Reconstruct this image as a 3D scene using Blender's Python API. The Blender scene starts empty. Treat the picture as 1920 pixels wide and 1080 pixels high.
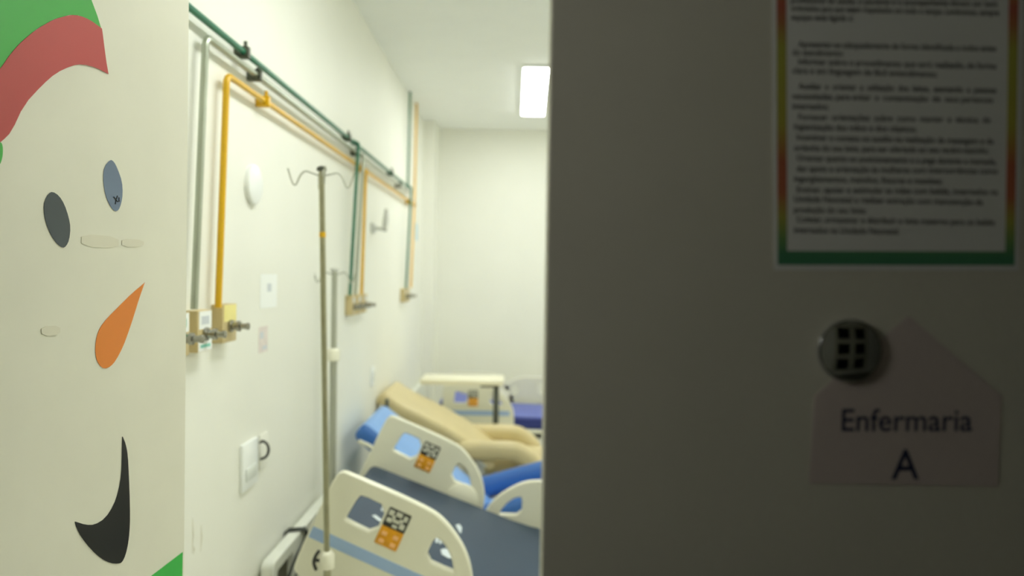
import bpy, bmesh, math, random
from mathutils import Vector, Matrix
random.seed(4)
PI = math.pi
C = bpy.context.scene.collection
SC = bpy.context.scene

# ------------------------------------------------------------------ camera
F = 1400.0                      # focal length in pixels of a 1920-wide frame
EYE = Vector((0, 0, 1.68))
_dY = Vector((5 / F, 25 / F, -1)).normalized()          # world +Y seen in camera axes
_up = Vector((math.sin(.0165), math.cos(.0165), 0))
_up = (_up - _dY * _up.dot(_dY)).normalized()
_rt = _dY.cross(_up)
def ray(px, py):
    v = Vector(((px - 960) / F, -(py - 540) / F, -1))
    return Vector((_rt.dot(v), _dY.dot(v), _up.dot(v)))
def at_x(px, py, x):
    r = ray(px, py); return EYE + r * ((x - EYE.x) / r.x)
def at_y(px, py, y):
    r = ray(px, py); return EYE + r * ((y - EYE.y) / r.y)
def at_z(px, py, z):
    r = ray(px, py); return EYE + r * ((z - EYE.z) / r.z)
def at_plane(px, py, p0, n):
    r = ray(px, py); return EYE + r * ((p0 - EYE).dot(n) / r.dot(n))

cam = bpy.data.cameras.new('camera'); co = bpy.data.objects.new('camera', cam); C.objects.link(co)
cam.sensor_width = 36; cam.lens = F / 1920 * 36
Mc = Matrix(((_rt.x, _rt.y, _rt.z), (_dY.x, _dY.y, _dY.z), (_up.x, _up.y, _up.z))).to_4x4()
Mc.translation = EYE; co.matrix_world = Mc
cam.clip_start = .02
cam.dof.use_dof = True; cam.dof.focus_distance = 1.22; cam.dof.aperture_fstop = 2.5
SC.camera = co

# ------------------------------------------------------------------ materials
def lin(c):
    return tuple((x / 255 / 12.92) if x / 255 <= .04045 else ((x / 255 + .055) / 1.055) ** 2.4 for x in c) + (1,)
def mat(name, rgb, rough=.5, metal=0, var=.04, scale=6, bump=0, bscale=60, emit=None, trans=0, coat=0):
    m = bpy.data.materials.new(name); m.use_nodes = True
    nt = m.node_tree; b = nt.nodes['Principled BSDF']
    b.inputs['Roughness'].default_value = rough; b.inputs['Metallic'].default_value = metal
    if coat: b.inputs['Coat Weight'].default_value = coat; b.inputs['Coat Roughness'].default_value = .08
    c = lin(rgb)
    tc = nt.nodes.new('ShaderNodeTexCoord')
    if var:
        nz = nt.nodes.new('ShaderNodeTexNoise'); nz.inputs['Scale'].default_value = scale; nz.inputs['Detail'].default_value = 5
        rp = nt.nodes.new('ShaderNodeValToRGB')
        rp.color_ramp.elements[0].position = .3; rp.color_ramp.elements[1].position = .7
        rp.color_ramp.elements[0].color = tuple(x * (1 - var) for x in c[:3]) + (1,)
        rp.color_ramp.elements[1].color = tuple(min(1, x * (1 + var)) for x in c[:3]) + (1,)
        nt.links.new(tc.outputs['Object'], nz.inputs['Vector']); nt.links.new(nz.outputs['Fac'], rp.inputs['Fac'])
        nt.links.new(rp.outputs['Color'], b.inputs['Base Color'])
    else:
        b.inputs['Base Color'].default_value = c
    if bump:
        n2 = nt.nodes.new('ShaderNodeTexNoise'); n2.inputs['Scale'].default_value = bscale; n2.inputs['Detail'].default_value = 4
        bp = nt.nodes.new('ShaderNodeBump'); bp.inputs['Strength'].default_value = bump; bp.inputs['Distance'].default_value = .002
        nt.links.new(tc.outputs['Object'], n2.inputs['Vector']); nt.links.new(n2.outputs['Fac'], bp.inputs['Height'])
        nt.links.new(bp.outputs['Normal'], b.inputs['Normal'])
    if emit:
        b.inputs['Emission Color'].default_value = emit[:3] + (1,) if len(emit) > 3 else tuple(emit) + (1,)
        b.inputs['Emission Strength'].default_value = emit[3]
    return m
M = dict(
    wall=mat('cream wall paint', (237, 237, 228), .55, var=.015, scale=2, bump=.05, bscale=90),
    corridor=mat('corridor paint', (92, 92, 82), .55, var=.02),
    floor_dark=mat('grey corridor vinyl', (112, 108, 98), .4, var=.08, scale=40),
    ceil=mat('ceiling paint', (244, 246, 243), .7, var=.01),
    floor=mat('speckled vinyl floor', (222, 220, 208), .35, var=.08, scale=40),
    door=mat('cream door laminate', (228, 226, 211), .45, var=.025, scale=7, bump=.02, bscale=30),
    trim=mat('door frame paint', (205, 203, 185), .45),
    green_vinyl=mat('green vinyl', (72, 176, 76), .35, var=.05, scale=4),
    green_scarf=mat('green scarf vinyl', (62, 182, 78), .35, var=.03),
    red_vinyl=mat('red vinyl', (188, 74, 72), .4, var=.05, scale=5),
    eye_dark=mat('charcoal vinyl', (70, 78, 84), .35, var=.05),
    eye_blue=mat('slate blue vinyl', (110, 126, 152), .3, var=.06, scale=10),
    orange_vinyl=mat('orange vinyl', (228, 132, 46), .35, var=.03),
    black_vinyl=mat('black vinyl', (14, 16, 19), .3, var=.1, scale=5),
    paper=mat('white paper', (242, 244, 240), .6, var=.01),
    ink=mat('dark ink', (34, 38, 38), .6),
    pink=mat('pale pink paper', (219, 206, 201), .6, var=.03),
    navy_ink=mat('navy ink', (46, 52, 84), .5),
    chrome=mat('chrome', (215, 218, 220), .06, 1, var=0),
    steel=mat('brushed steel', (168, 166, 140), .32, 1, var=.06, scale=30),
    steel_dull=mat('dull steel tube', (178, 180, 165), .45, .5),
    pipe_green=mat('green pipe enamel', (36, 112, 84), .3, var=.05),
    pipe_grey=mat('grey pipe metal', (176, 182, 166), .3, .75, var=.05),
    pipe_yellow=mat('yellow pipe enamel', (220, 172, 16), .3, var=.05),
    clamp=mat('dark clamp metal', (84, 88, 76), .4, .5),
    clamp_light=mat('pale clamp plastic', (212, 214, 196), .4),
    beige_box=mat('beige outlet box', (206, 188, 140), .45, var=.03),
    valve=mat('valve metal', (156, 154, 144), .25, .9),
    white_plastic=mat('white plastic', (244, 247, 246), .35, var=.01),
    label_green=mat('green label ink', (40, 176, 96), .5),
    label_teal=mat('teal label ink', (130, 205, 190), .5),
    label_yellow=mat('yellow label', (242, 230, 150), .5),
    label_grey=mat('grey label print', (206, 212, 218), .5),
    bed_cream=mat('bed cream plastic', (232, 230, 210), .35, var=.015, coat=.15),
    bed_grey=mat('bed grey enamel', (196, 198, 190), .4, var=.02),
    stripe=mat('pale blue stripe', (160, 186, 222), .4),
    keypad=mat('black keypad', (58, 58, 50), .4),
    keypad_mark=mat('keypad print', (206, 206, 190), .5),
    amber=mat('amber button panel', (226, 158, 28), .4, var=.1, scale=40),
    amber_mark=mat('amber panel print', (246, 190, 130), .5),
    slate=mat('slate mattress vinyl', (42, 62, 84), .55, var=.05, scale=5, bump=.1, bscale=14),
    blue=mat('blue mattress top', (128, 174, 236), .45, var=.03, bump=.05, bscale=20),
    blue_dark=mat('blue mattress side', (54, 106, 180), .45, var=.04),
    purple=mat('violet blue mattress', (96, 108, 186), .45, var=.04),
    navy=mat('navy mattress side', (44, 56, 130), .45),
    white_print=mat('white print', (214, 224, 230), .5),
    beige_vinyl=mat('beige vinyl upholstery', (212, 196, 148), .4, var=.03, bump=.08, bscale=18),
    table_top=mat('cream table laminate', (240, 236, 212), .35, var=.01),
    dark_grey=mat('dark grey metal', (96, 100, 92), .4, .4),
    rubber=mat('black rubber', (28, 28, 28), .6),
    cable=mat('dark grey cable', (60, 64, 58), .5),
    black_plastic=mat('black plastic', (38, 38, 34), .35),
    glass_dark=mat('dark window glass', (14, 18, 22), .1, var=0),
    wood=mat('dark corridor wood', (60, 52, 44), .5),
    glow=mat('lamp diffuser', (245, 250, 245), .4, var=0, emit=(.965, 1, .96, 52)),
    glow_fill=mat('added fill diffuser', (245, 250, 245), .4, var=0, emit=(1, .98, .88, 44)),
    hb_infill=mat('headboard infill', (92, 90, 70), .5),
    rocker=mat('rocker plastic', (222, 226, 222), .35),
    bed_white=mat('headboard plastic', (230, 232, 222), .35),
    tinted=mat('pale blue print', (196, 218, 226), .5),
    faded=mat('faded pinkish paper', (226, 216, 212), .6, var=.06, scale=30),
    scuff=mat('wall scuff', (214, 211, 192), .6, var=.05),
)

# ------------------------------------------------------------------ mesh helpers
def link(name, me, m=None, parent=None):
    o = bpy.data.objects.new(name, me); C.objects.link(o)
    if m is not None:
        me.materials.clear(); me.materials.append(m)
    if parent is not None:
        o.parent = parent
        o.matrix_parent_inverse = world(parent).inverted()
    return o
def world(o):
    m = Matrix.Translation(o.location) @ o.rotation_euler.to_matrix().to_4x4()
    if o.parent: m = world(o.parent) @ o.matrix_parent_inverse @ m
    return m
def recentre(o, p=None):
    """put the origin of a top-level mesh at p (or its bounds centre)"""
    vs = [v.co for v in o.data.vertices]
    if p is None:
        p = Vector([(min(v[i] for v in vs) + max(v[i] for v in vs)) / 2 for i in range(3)])
    o.data.transform(Matrix.Translation(-p)); o.location = p
    return o
def tag(o, label, cat, group=None):
    o['label'] = label; o['category'] = cat
    if group: o['group'] = group
    return o
def thing(name, loc, label, cat, group=None):
    o = bpy.data.objects.new(name, None); C.objects.link(o); o.location = loc; o.empty_display_size = .1
    return tag(o, label, cat, group)
def bm_mesh(bm, name, smooth=None):
    bmesh.ops.recalc_face_normals(bm, faces=bm.faces)
    me = bpy.data.meshes.new(name); bm.to_mesh(me); bm.free()
    if smooth is not None:
        for p in me.polygons: p.use_smooth = True
        try: me.set_sharp_from_angle(angle=smooth)
        except Exception: pass
    return me
def obj(name, bm, m, parent=None, smooth=.7):
    return link(name, bm_mesh(bm, name, smooth), m, parent)
def box(bm, lo, hi, bev=0, seg=2, mtx=None):
    lo = Vector(lo); hi = Vector(hi)
    r = bmesh.ops.create_cube(bm, size=1)
    vs = r['verts']
    T = Matrix.Translation((lo + hi) / 2) @ Matrix.Diagonal(tuple(hi - lo) + (1,))
    bmesh.ops.transform(bm, matrix=T, verts=vs)
    if bev:
        es = list({e for v in vs for e in v.link_edges})
        r = bmesh.ops.bevel(bm, geom=vs + es, offset=bev, segments=seg, affect='EDGES', profile=.5, clamp_overlap=True)
        vs = list({v for f in r['faces'] for v in f.verts})
        vs = [v for v in bm.verts if v in set(vs)] if False else vs
    if mtx is not None: bmesh.ops.transform(bm, matrix=mtx, verts=vs)
    return vs
def boxes(*specs, bev=0):
    bm = bmesh.new()
    for lo, hi in specs: box(bm, lo, hi, bev)
    return bm
def tube(bm, pts, r, n=12, cyclic=False, caps=True):
    pts = [Vector(p) for p in pts]
    rs = r if isinstance(r, (list, tuple)) else [r] * len(pts)
    N = len(pts); rings = []
    up = None
    for i, p in enumerate(pts):
        a = pts[(i - 1) % N] if (cyclic or i > 0) else p
        b = pts[(i + 1) % N] if (cyclic or i < N - 1) else p
        t = (b - a)
        t = t.normalized() if t.length > 1e-9 else Vector((0, 0, 1))
        if up is None:
            up = t.orthogonal().normalized()
        else:
            up = up - t * up.dot(t)
            up = up.normalized() if up.length > 1e-6 else t.orthogonal().normalized()
        s = t.cross(up)
        rings.append([bm.verts.new(p + (up * math.cos(2 * PI * k / n) + s * math.sin(2 * PI * k / n)) * rs[i]) for k in range(n)])
    for i in range(N if cyclic else N - 1):
        A, B = rings[i], rings[(i + 1) % N]
        for k in range(n):
            bm.faces.new((A[k], A[(k + 1) % n], B[(k + 1) % n], B[k]))
    if caps and not cyclic:
        bm.faces.new(rings[0][::-1]); bm.faces.new(rings[-1])
    return bm
def fillet(pts, r, n=6):
    pts = [Vector(p) for p in pts]; out = [pts[0]]
    for a, b, c in zip(pts, pts[1:], pts[2:]):
        u = (a - b); v = (c - b); d = min(r, u.length * .45, v.length * .45)
        p0 = b + u.normalized() * d; p1 = b + v.normalized() * d
        for k in range(n + 1):
            t = k / n
            out.append(p0 * (1 - t) ** 2 + b * 2 * t * (1 - t) + p1 * t * t)
    return out + [pts[-1]]
def lathe(bm, prof, mtx=None, n=24):
    """prof = [(r, h)...] about local z"""
    rings = []; new = []
    for r, h in prof:
        if r < 1e-6:
            v = bm.verts.new((0, 0, h)); rings.append([v]); new.append(v)
        else:
            ring = [bm.verts.new((r * math.cos(2 * PI * k / n), r * math.sin(2 * PI * k / n), h)) for k in range(n)]
            rings.append(ring); new += ring
    for A, B in zip(rings, rings[1:]):
        for k in range(n):
            a = A[k % len(A)]; b = A[(k + 1) % len(A)]; c = B[(k + 1) % len(B)]; d = B[k % len(B)]
            f = []
            for v in (a, b, c, d):
                if v not in f: f.append(v)
            if len(f) > 2: bm.faces.new(f)
    if len(rings[0]) > 1: bm.faces.new(rings[0][::-1])
    if len(rings[-1]) > 1: bm.faces.new(rings[-1])
    if mtx is not None: bmesh.ops.transform(bm, matrix=mtx, verts=new)
    return bm
def axis_mtx(p, zdir):
    z = Vector(zdir).normalized(); x = z.orthogonal().normalized(); y = z.cross(x)
    m = Matrix((x, y, z)).transposed().to_4x4(); m.translation = Vector(p); return m
def chaikin(pts, n=2, closed=True):
    for _ in range(n):
        out = []
        L = len(pts)
        rng = range(L) if closed else range(L - 1)
        if not closed: out.append(pts[0])
        for i in rng:
            a, b = Vector(pts[i]), Vector(pts[(i + 1) % L])
            out += [a * .75 + b * .25, a * .25 + b * .75]
        if not closed: out.append(pts[-1])
        pts = out
    return [Vector(p) for p in pts]
def flat_mesh(loops, extrude, bevel=0, name='outline', seg=2):
    """2D closed loops (first = outline, rest holes) to a solid of thickness 2*(extrude+bevel) centred on z=0"""
    cu = bpy.data.curves.new(name, 'CURVE'); cu.dimensions = '2D'; cu.fill_mode = 'BOTH'
    cu.extrude = extrude; cu.bevel_depth = bevel; cu.bevel_resolution = seg
    for lp in loops:
        s = cu.splines.new('POLY'); s.points.add(len(lp) - 1); s.use_cyclic_u = True
        for p, q in zip(s.points, lp): p.co = (q[0], q[1], 0, 1)
    o = bpy.data.objects.new(name, cu); C.objects.link(o)
    bpy.context.view_layer.update()
    me = bpy.data.meshes.new_from_object(o.evaluated_get(bpy.context.evaluated_depsgraph_get()))
    bpy.data.objects.remove(o); bpy.data.curves.remove(cu)
    me.name = name
    return me
def text_mesh(body, extrude=.0002, bold=0, name='lettering'):
    cu = bpy.data.curves.new(name, 'FONT'); cu.body = body; cu.size = 1; cu.extrude = 0; cu.offset = bold
    o = bpy.data.objects.new(name, cu); C.objects.link(o)
    bpy.context.view_layer.update()
    me = bpy.data.meshes.new_from_object(o.evaluated_get(bpy.context.evaluated_depsgraph_get()))
    bpy.data.objects.remove(o); bpy.data.curves.remove(cu)
    xs = [v.co.x for v in me.vertices]; ys = [v.co.y for v in me.vertices]
    return me, (min(xs), max(xs), min(ys), max(ys))
def frame(p0, ex, ey):
    """matrix taking 2D (x,y) to world p0 + x ex + y ey, z to ex x ey"""
    ez = ex.cross(ey)
    m = Matrix((ex, ey, ez)).transposed().to_4x4(); m.translation = p0; return m
def sweep_slab(bm, path, y0, y1, th, r=.035, n=4, sub=2, crown=0):
    """upholstered slab: path = [(x,z)] of its top centre line, y0..y1 wide, th thick below the path"""
    P = [Vector((p[0], p[1])) for p in path]
    P = chaikin(P, sub, closed=False)
    L = [0]
    for a, b in zip(P, P[1:]): L.append(L[-1] + (b - a).length)
    # densify the ends for rounding
    def samp(s):
        for i in range(len(P) - 1):
            if s <= L[i + 1] or i == len(P) - 2:
                t = (s - L[i]) / max(1e-9, L[i + 1] - L[i]); return P[i].lerp(P[i + 1], t), (P[i + 1] - P[i]).normalized()
    S = sorted(set([r * (1 - math.cos(PI / 2 * k / n)) for k in range(n + 1)] + [L[-1] - r * (1 - math.cos(PI / 2 * k / n)) for k in range(n + 1)] +
                   [l for l in L if r < l < L[-1] - r]))
    rings = []
    for s in S:
        p, t = samp(s)
        nrm = Vector((-t.y, t.x))
        e = min(s, L[-1] - s)
        ins = 0 if e >= r else r - math.sqrt(max(0, r * r - (r - e) ** 2))
        hw = (y1 - y0) / 2 - ins; hh = th / 2 - ins; ym = (y0 + y1) / 2
        rr = max(.002, min(r - ins * .9, hw * .99, hh * .99)); ring = []
        for cx, cz, a0 in ((hw - rr, hh - rr, 0), (-hw + rr, hh - rr, PI / 2), (-hw + rr, -hh + rr, PI), (hw - rr, -hh + rr, 1.5 * PI)):
            for k in range(n + 1):
                a = a0 + PI / 2 * k / n
                ring.append((cx + rr * math.cos(a), cz + rr * math.sin(a)))
        rings.append([bm.verts.new((p.x + nrm.x * (c[1] - th / 2), ym + c[0], p.y + nrm.y * (c[1] - th / 2))) for c in ring])
    for A, B in zip(rings, rings[1:]):
        for k in range(len(A)):
            bm.faces.new((A[k], A[(k + 1) % len(A)], B[(k + 1) % len(A)], B[k]))
    bm.faces.new(rings[0]); bm.faces.new(rings[-1][::-1])
    return bm

# ------------------------------------------------------------------ the room
WX = -.90            # ward left wall
CZ = 3.147           # ceiling
FY = 7.60            # far wall
RX = 4.4             # ward right wall
DY = .65             # corridor face of the closed right leaf
OL, OR, OT = -.85, .93, 2.46   # door opening
def struct(name, bm, m, smooth=None):
    o = obj(name, bm, m, None, smooth); o['kind'] = 'structure'; recentre(o); return o
struct('floor', boxes(((-1.1, .66, -.1), (7.2, FY + .2, 0))), M['floor'])
struct('floor_corridor', boxes(((-1.1, -3.2, -.1), (7.2, .66, 0))), M['floor_dark'])
struct('ceiling', boxes(((-1.1, -3.2, CZ), (7.2, FY + .2, CZ + .1))), M['ceil'])
struct('wall_left', boxes(((WX - .12, .76, 0), (WX, FY + .12, CZ))), M['wall'])
bm = boxes(((WX, FY, 0), (RX, FY + .12, CZ)))
struct('wall_far', bm, M['wall'])
pp = at_y(812, 500, 7.22)
struct('wall_pillar', boxes(((WX, 7.22, 0), (pp.x, FY, CZ))), M['wall'])
struct('wall_right', boxes(((RX, .76, 0), (RX + .12, FY + .12, CZ))), M['wall'])
struct('wall_front', boxes(((OR + .03, .62, 0), (RX, .76, CZ)), ((-1.02, .62, 0), (OL - .02, .76, CZ)), ((OL - .02, .62, OT + .03), (OR + .03, .76, CZ))), M['wall'])
struct('trim_door', boxes(((OL - .02, .61, 0), (OL, .77, OT + .03)), ((OR, .61, 0), (OR + .03, .77, OT + .03)), ((OL, .61, OT), (OR, .77, OT + .03))), M['trim'])
# corridor behind the camera
struct('wall_corridor_left', boxes(((-1.0, -3.1, 0), (-.9, .62, CZ))), M['corridor'])
struct('wall_corridor_right', boxes(((7.0, -3.1, 0), (7.1, .62, CZ))), M['corridor'])
struct('wall_corridor_front', boxes(((RX, .62, 0), (7.1, .76, CZ))), M['corridor'])
struct('wall_corridor_back', boxes(((-1.0, -3.2, 0), (7.1, -3.1, CZ))), M['wall'])
# dark window of six panes and a doorway in the corridor's back wall (mirrored in the dome on the door)
struct('window_1', boxes(((1.05, -3.1, .2), (3.1, -3.08, 2.7))), M['trim'])
bm = bmesh.new()
for i in range(2):
    for k in range(3):
        x = 1.2 + i * 1.0; z = .3 + k * .8
        box(bm, (x, -3.081, z), (x + .65, -3.07, z + .56), .004)
struct('window_1_glazing', bm, M['glass_dark'])
struct('door_3', boxes(((-.85, -3.1, 0), (.2, -3.05, 2.2))), M['wood'])

# ------------------------------------------------------------------ doors
leafL = .872
H = Vector((OL + .01, DY + .01, 0))
# opening angle: the free edge stands where the ray of pixel 350 meets the leaf's length
best = min(((abs((lambda p: (p.x / p.y))(H + Vector((math.cos(a), math.sin(a), 0)) * leafL) - (ray(350.5, 507).x / ray(350.5, 507).y)), a) for a in [math.radians(60 + .02 * k) for k in range(1500)]))
ANG = best[1]
ld = Vector((math.cos(ANG), math.sin(ANG), 0)); ln = Vector((math.sin(ANG), -math.cos(ANG), 0))     # along the leaf; out of its face
bm = bmesh.new()
box(bm, (0, 0, .012), (leafL, .038, OT - .006), .0015, 1, frame(H, ld, -ln) if False else Matrix((ld, -ln, Vector((0, 0, 1)))).transposed().to_4x4())
o = obj('door_1', bm, M['door'], None, None); o.location = H; o['kind'] = 'structure'
bm = boxes(((at_y(1025, 500, DY).x, DY, .012), (OR - .004, DY + .038, OT - .006)), bev=.0015)
o = obj('door_2', bm, M['door'], None, None); recentre(o, Vector((OR, DY, 0))); o['kind'] = 'structure'

# ------------------------------------------------------------------ snowman cut-outs on the open left leaf
LX, LY = ld, Vector((0, 0, 1))
leafM = Matrix((LX, LY, ln)).transposed().to_4x4()
def leaf_uv(px, py):
    p = at_plane(px, py, H, ln) - H
    return Vector((min(p.dot(ld), leafL - .001), p.z))
def sticker(name, pxs, m, label, cat, parent=None, smooth=1, lift=.0006, group=None):
    uv = chaikin([leaf_uv(*p) for p in pxs], smooth)
    c = sum(uv, Vector((0, 0))) / len(uv)
    me = flat_mesh([[q - c for q in uv]], .00035, name=name)
    o = link(name, me, m)
    mw = leafM.copy(); mw.translation = H + ld * c.x + Vector((0, 0, c.y)) + ln * lift
    if parent is None:
        o.location = mw.translation; o.rotation_euler = leafM.to_euler()
        tag(o, label, cat, group)
    else:
        me.transform(mw); o.parent = parent; o.matrix_parent_inverse = world(parent).inverted()
    return o
hat = thing('hat_sticker', H + ld * .5 + Vector((0, 0, 2.1)) + ln * .001, 'green snowman hat cut-out with red brim stuck high on the left door', 'sticker')
BR = [(0, 128), (17, 103), (37, 80), (67, 55), (100, 36), (130, 28), (147, 29), (167, 37), (189, 53)]
sticker('hat_crown', [(170, -2), (182, 30), (189, 53), (189.2, 54)] + BR[::-1] + [(-40, 190), (-150, 180), (-190, 0), (-110, -260), (60, -330), (130, -160)], M['green_vinyl'], None, None, hat, 0, .0005)
sticker('hat_brim', BR + [(190, 54), (197, 110), (202, 139), (202, 139), (180, 127), (153, 120), (133, 123), (103, 137), (77, 160), (43, 197), (20, 247), (3, 264), (-25, 285), (-70, 260), (-60, 200)], M['red_vinyl'], None, None, hat, 1, .0013)
sticker('hat_tail', [(-12, 262), (2, 266), (5, 277), (4, 296), (-2, 312), (-30, 326), (-45, 290)], M['green_vinyl'], None, None, hat, 2, .0005)
sticker('eye_sticker', [(81, 393), (83, 377), (90, 363), (98, 359), (110, 367), (120, 383), (128, 407), (131.5, 427), (129, 450), (123, 462), (117, 465), (107, 458), (95, 442), (85, 417)], M['eye_dark'],
        'charcoal oval eye cut-out on the left door, the lower of the two eyes', 'sticker', group='snowman eye cut-outs')
sticker('eye_sticker', [(206, 299), (195, 313), (192.5, 333), (195.5, 358), (200, 374), (207, 388), (215, 397), (222, 394), (227, 380), (229.5, 363), (228, 340), (220, 317), (213, 303)], M['eye_blue'],
        'blue grey oval eye cut-out with scratches on the left door, nearer the door edge', 'sticker', group='snowman eye cut-outs')
sticker('nose_sticker', [(271, 529), (270, 531), (247, 550), (227, 570), (200, 597), (187, 614), (181, 630), (178, 650), (179, 670), (185, 684), (195, 692), (207, 687), (217, 675), (230, 650), (240, 623), (250, 593), (260, 560), (270, 532)], M['orange_vinyl'],
        'orange carrot nose cut-out on the left door', 'sticker')
sticker('mouth_sticker', [(229, 818), (230, 820), (235, 832), (239, 853), (241, 893), (243, 947), (243, 987), (240, 1017), (235, 1040), (228, 1055), (220, 1057), (207, 1056), (190, 1048), (170, 1030), (152, 1007), (143, 990), (140, 978), (141, 978), (160, 984), (177, 984), (197, 972), (213, 947), (222, 920), (227, 890), (228, 853), (228.5, 822)], M['black_vinyl'],
        'black crescent smile cut-out low on the left door', 'sticker')
sticker('scarf_sticker', [(342, 1035), (283, 1080), (190, 1150), (190, 1200), (339, 1200)], M['green_scarf'],
        'green scarf cut-out at the bottom edge of the left door', 'sticker', smooth=0)
# scratch marks on the blue-grey eye
bmk = bmesh.new()
def leaf_pt(px, py, lift=.0014):
    return at_plane(px, py, H, ln) + ln * lift
tube(bmk, [leaf_pt(212, 369), leaf_pt(219, 378), leaf_pt(223, 377)], .0009, 6)
tube(bmk, [leaf_pt(219, 367), leaf_pt(216, 376), leaf_pt(215, 383)], .0008, 6)
tube(bmk, [leaf_pt(222, 370), leaf_pt(222, 377)], .0008, 6)
sc_ = obj('scratch', bmk, M['ink'], [o for o in C.objects if o.name == 'eye_sticker.001'][0])
# yellowed tape residue on the left door
tape_m = mat('yellowed tape residue', (222, 218, 200), .5, var=.03)
for i, (lb, q) in enumerate((('yellowed strip of tape residue right of the eyes on the left door', [(152, 438), (222, 444), (222, 466), (152, 462)]),
              ('pale tape residue between the eyes and the free edge of the left door', [(228, 447), (270, 450), (268, 463), (228, 463)]),
              ('smudge of tape residue left of the carrot nose on the left door', [(76, 612), (112, 610), (112, 628), (78, 630)]))):
    sticker('tape_residue', q, tape_m, lb, 'tape mark', smooth=1, lift=.0004 + .0002 * i, group='tape residue marks on the left door')

# ------------------------------------------------------------------ notices on the closed right leaf
def dp(px, py, lift=0):
    return at_y(px, py, DY - lift)
def quad_solid(bm, q, n, th):
    a = [bm.verts.new(p) for p in q]; b = [bm.verts.new(p + n * th) for p in q]
    bm.faces.new(b); bm.faces.new(a[::-1])
    for i in range(4): bm.faces.new((a[i], a[(i + 1) % 4], b[(i + 1) % 4], b[i]))
NF = Vector((0, -1, 0))
notice = thing('notice_poster', dp(1680, 507), 'white typed notice with rainbow printed border on the dark right door', 'poster')
corners = [(1448, -146), (1920, -142), (1910, 508), (1451, 507)]
def lerp2(u, v):
    a, b, c, d = [Vector(p) for p in corners]
    return (a * (1 - u) + b * u) * (1 - v) + (d * (1 - u) + c * u) * v
bm = bmesh.new(); quad_solid(bm, [dp(*p) for p in corners], NF, .0004)
obj('sheet', bm, M['paper'], notice, None)
# printed border band, a colour gradient printed top to bottom
g = bpy.data.materials.new('rainbow border print'); g.use_nodes = True
nt = g.node_tree; bs = nt.nodes['Principled BSDF']; bs.inputs['Roughness'].default_value = .5
tc = nt.nodes.new('ShaderNodeTexCoord'); sx = nt.nodes.new('ShaderNodeSeparateXYZ'); mr = nt.nodes.new('ShaderNodeMapRange'); rp = nt.nodes.new('ShaderNodeValToRGB')
zt, zb = dp(1680, -146).z, dp(1680, 508).z
mr.inputs['From Min'].default_value = zt - zb; mr.inputs['From Max'].default_value = 0
nt.links.new(tc.outputs['Object'], sx.inputs[0]); nt.links.new(sx.outputs['Z'], mr.inputs['Value']); nt.links.new(mr.outputs[0], rp.inputs['Fac']); nt.links.new(rp.outputs[0], bs.inputs['Base Color'])
stops = [(0, (90, 160, 110)), (.12, (196, 196, 90)), (.24, (196, 104, 84)), (.29, (190, 130, 84)), (.36, (188, 188, 84)), (.58, (190, 184, 80)), (.69, (196, 112, 82)), (.78, (198, 118, 84)), (.85, (186, 184, 88)), (.91, (126, 168, 100)), (.955, (82, 150, 108)), (1, (72, 144, 106))]
cr = rp.color_ramp
cr.elements[0].position, cr.elements[0].color = stops[0][0], lin(stops[0][1])
cr.elements[1].position, cr.elements[1].color = 1, lin(stops[-1][1])
for p, c in stops[1:-1]:
    e = cr.elements.new(p); e.color = lin(c)
bm = bmesh.new()
U0, U1, U2, U3 = .016, .054, .944, .983
V0, V1, V2, V3 = .012, .046, .944, .984
for (a, b, c, d) in ((U0, U1, V0, V3), (U2, U3, V0, V3), (U1, U2, V0, V1), (U1, U2, V2, V3)):
    quad_solid(bm, [dp(*lerp2(u, v), .0004) for u, v in ((a, c), (b, c), (b, d), (a, d))], NF, .00012)
o = obj('printed_border', bm, g, notice, None)
p0 = Vector((dp(1680, 508).x, DY, zb)); o.data.transform(Matrix.Translation(-p0)); o.location = p0
LINES = [
    (1483, 1870, 1, 8, 'profissional de saúde, o paciente e o acompanhante devem ser bem'),
    (1484, 1873, 16, 25, 'orientados para que sejam respeitados em todo o tempo. Lembramos, sempre'),
    (1484, 1600, 33, 35, 'equipe está ligada a:'),
    (1497, 1868, 83.5, 92, 'Apresentar-se adequadamente de forma identificada a todos antes'),
    (1486, 1581, 99, 101, 'do atendimento;'),
    (1497, 1868, 116, 125, 'Informar sobre o procedimento que será realizado, de forma'),
    (1486, 1757, 133, 140, 'clara e em linguagem de fácil entendimento;'),
    (1497, 1868, 162.5, 170, 'Auxiliar  e  orientar  a  utilização  dos  leitos,  atentando  a  pessoas'),
    (1486, 1862, 181, 188.5, 'necessitadas, para evitar  a  contaminação  de  seus pertences'),
    (1486, 1553, 200, 201, 'internados;'),
    (1497, 1857, 220, 226, 'Fornecer  orientações  sobre  como  manter  a  técnica  de'),
    (1489, 1718, 238.5, 243, 'higienização das mãos e dos objetos;'),
    (1494, 1863, 258, 266, 'Incentivar o contato no auxílio na realização da massagem e da'),
    (1489, 1853, 278, 283.5, 'ordenha do seu leite, para ser ofertado ao seu recém-nascido;'),
    (1494, 1868, 297, 304, 'Orientar quanto ao posicionamento e a pega durante a mamada,'),
    (1494, 1871, 317, 322, 'dar apoio e orientação às mulheres com intercorrências como'),
    (1489, 1767, 336, 340.5, 'ingurgitamentos, mamilos, fissuras e mastites;'),
    (1494, 1871, 356, 361, 'Ensinar, apoiar e estimular as mães com bebês, internados na'),
    (1489, 1843, 374, 380, 'Unidade Neonatal a realizar extração com manutenção da'),
    (1489, 1624, 394, 396, 'produção do seu leite;'),
    (1494, 1865, 412, 418, 'Coletar, armazenar e distribuir o leite materno para os bebês'),
    (1489, 1687, 432, 435, 'internados na Unidade Neonatal.'),
]
bm = bmesh.new()
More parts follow.
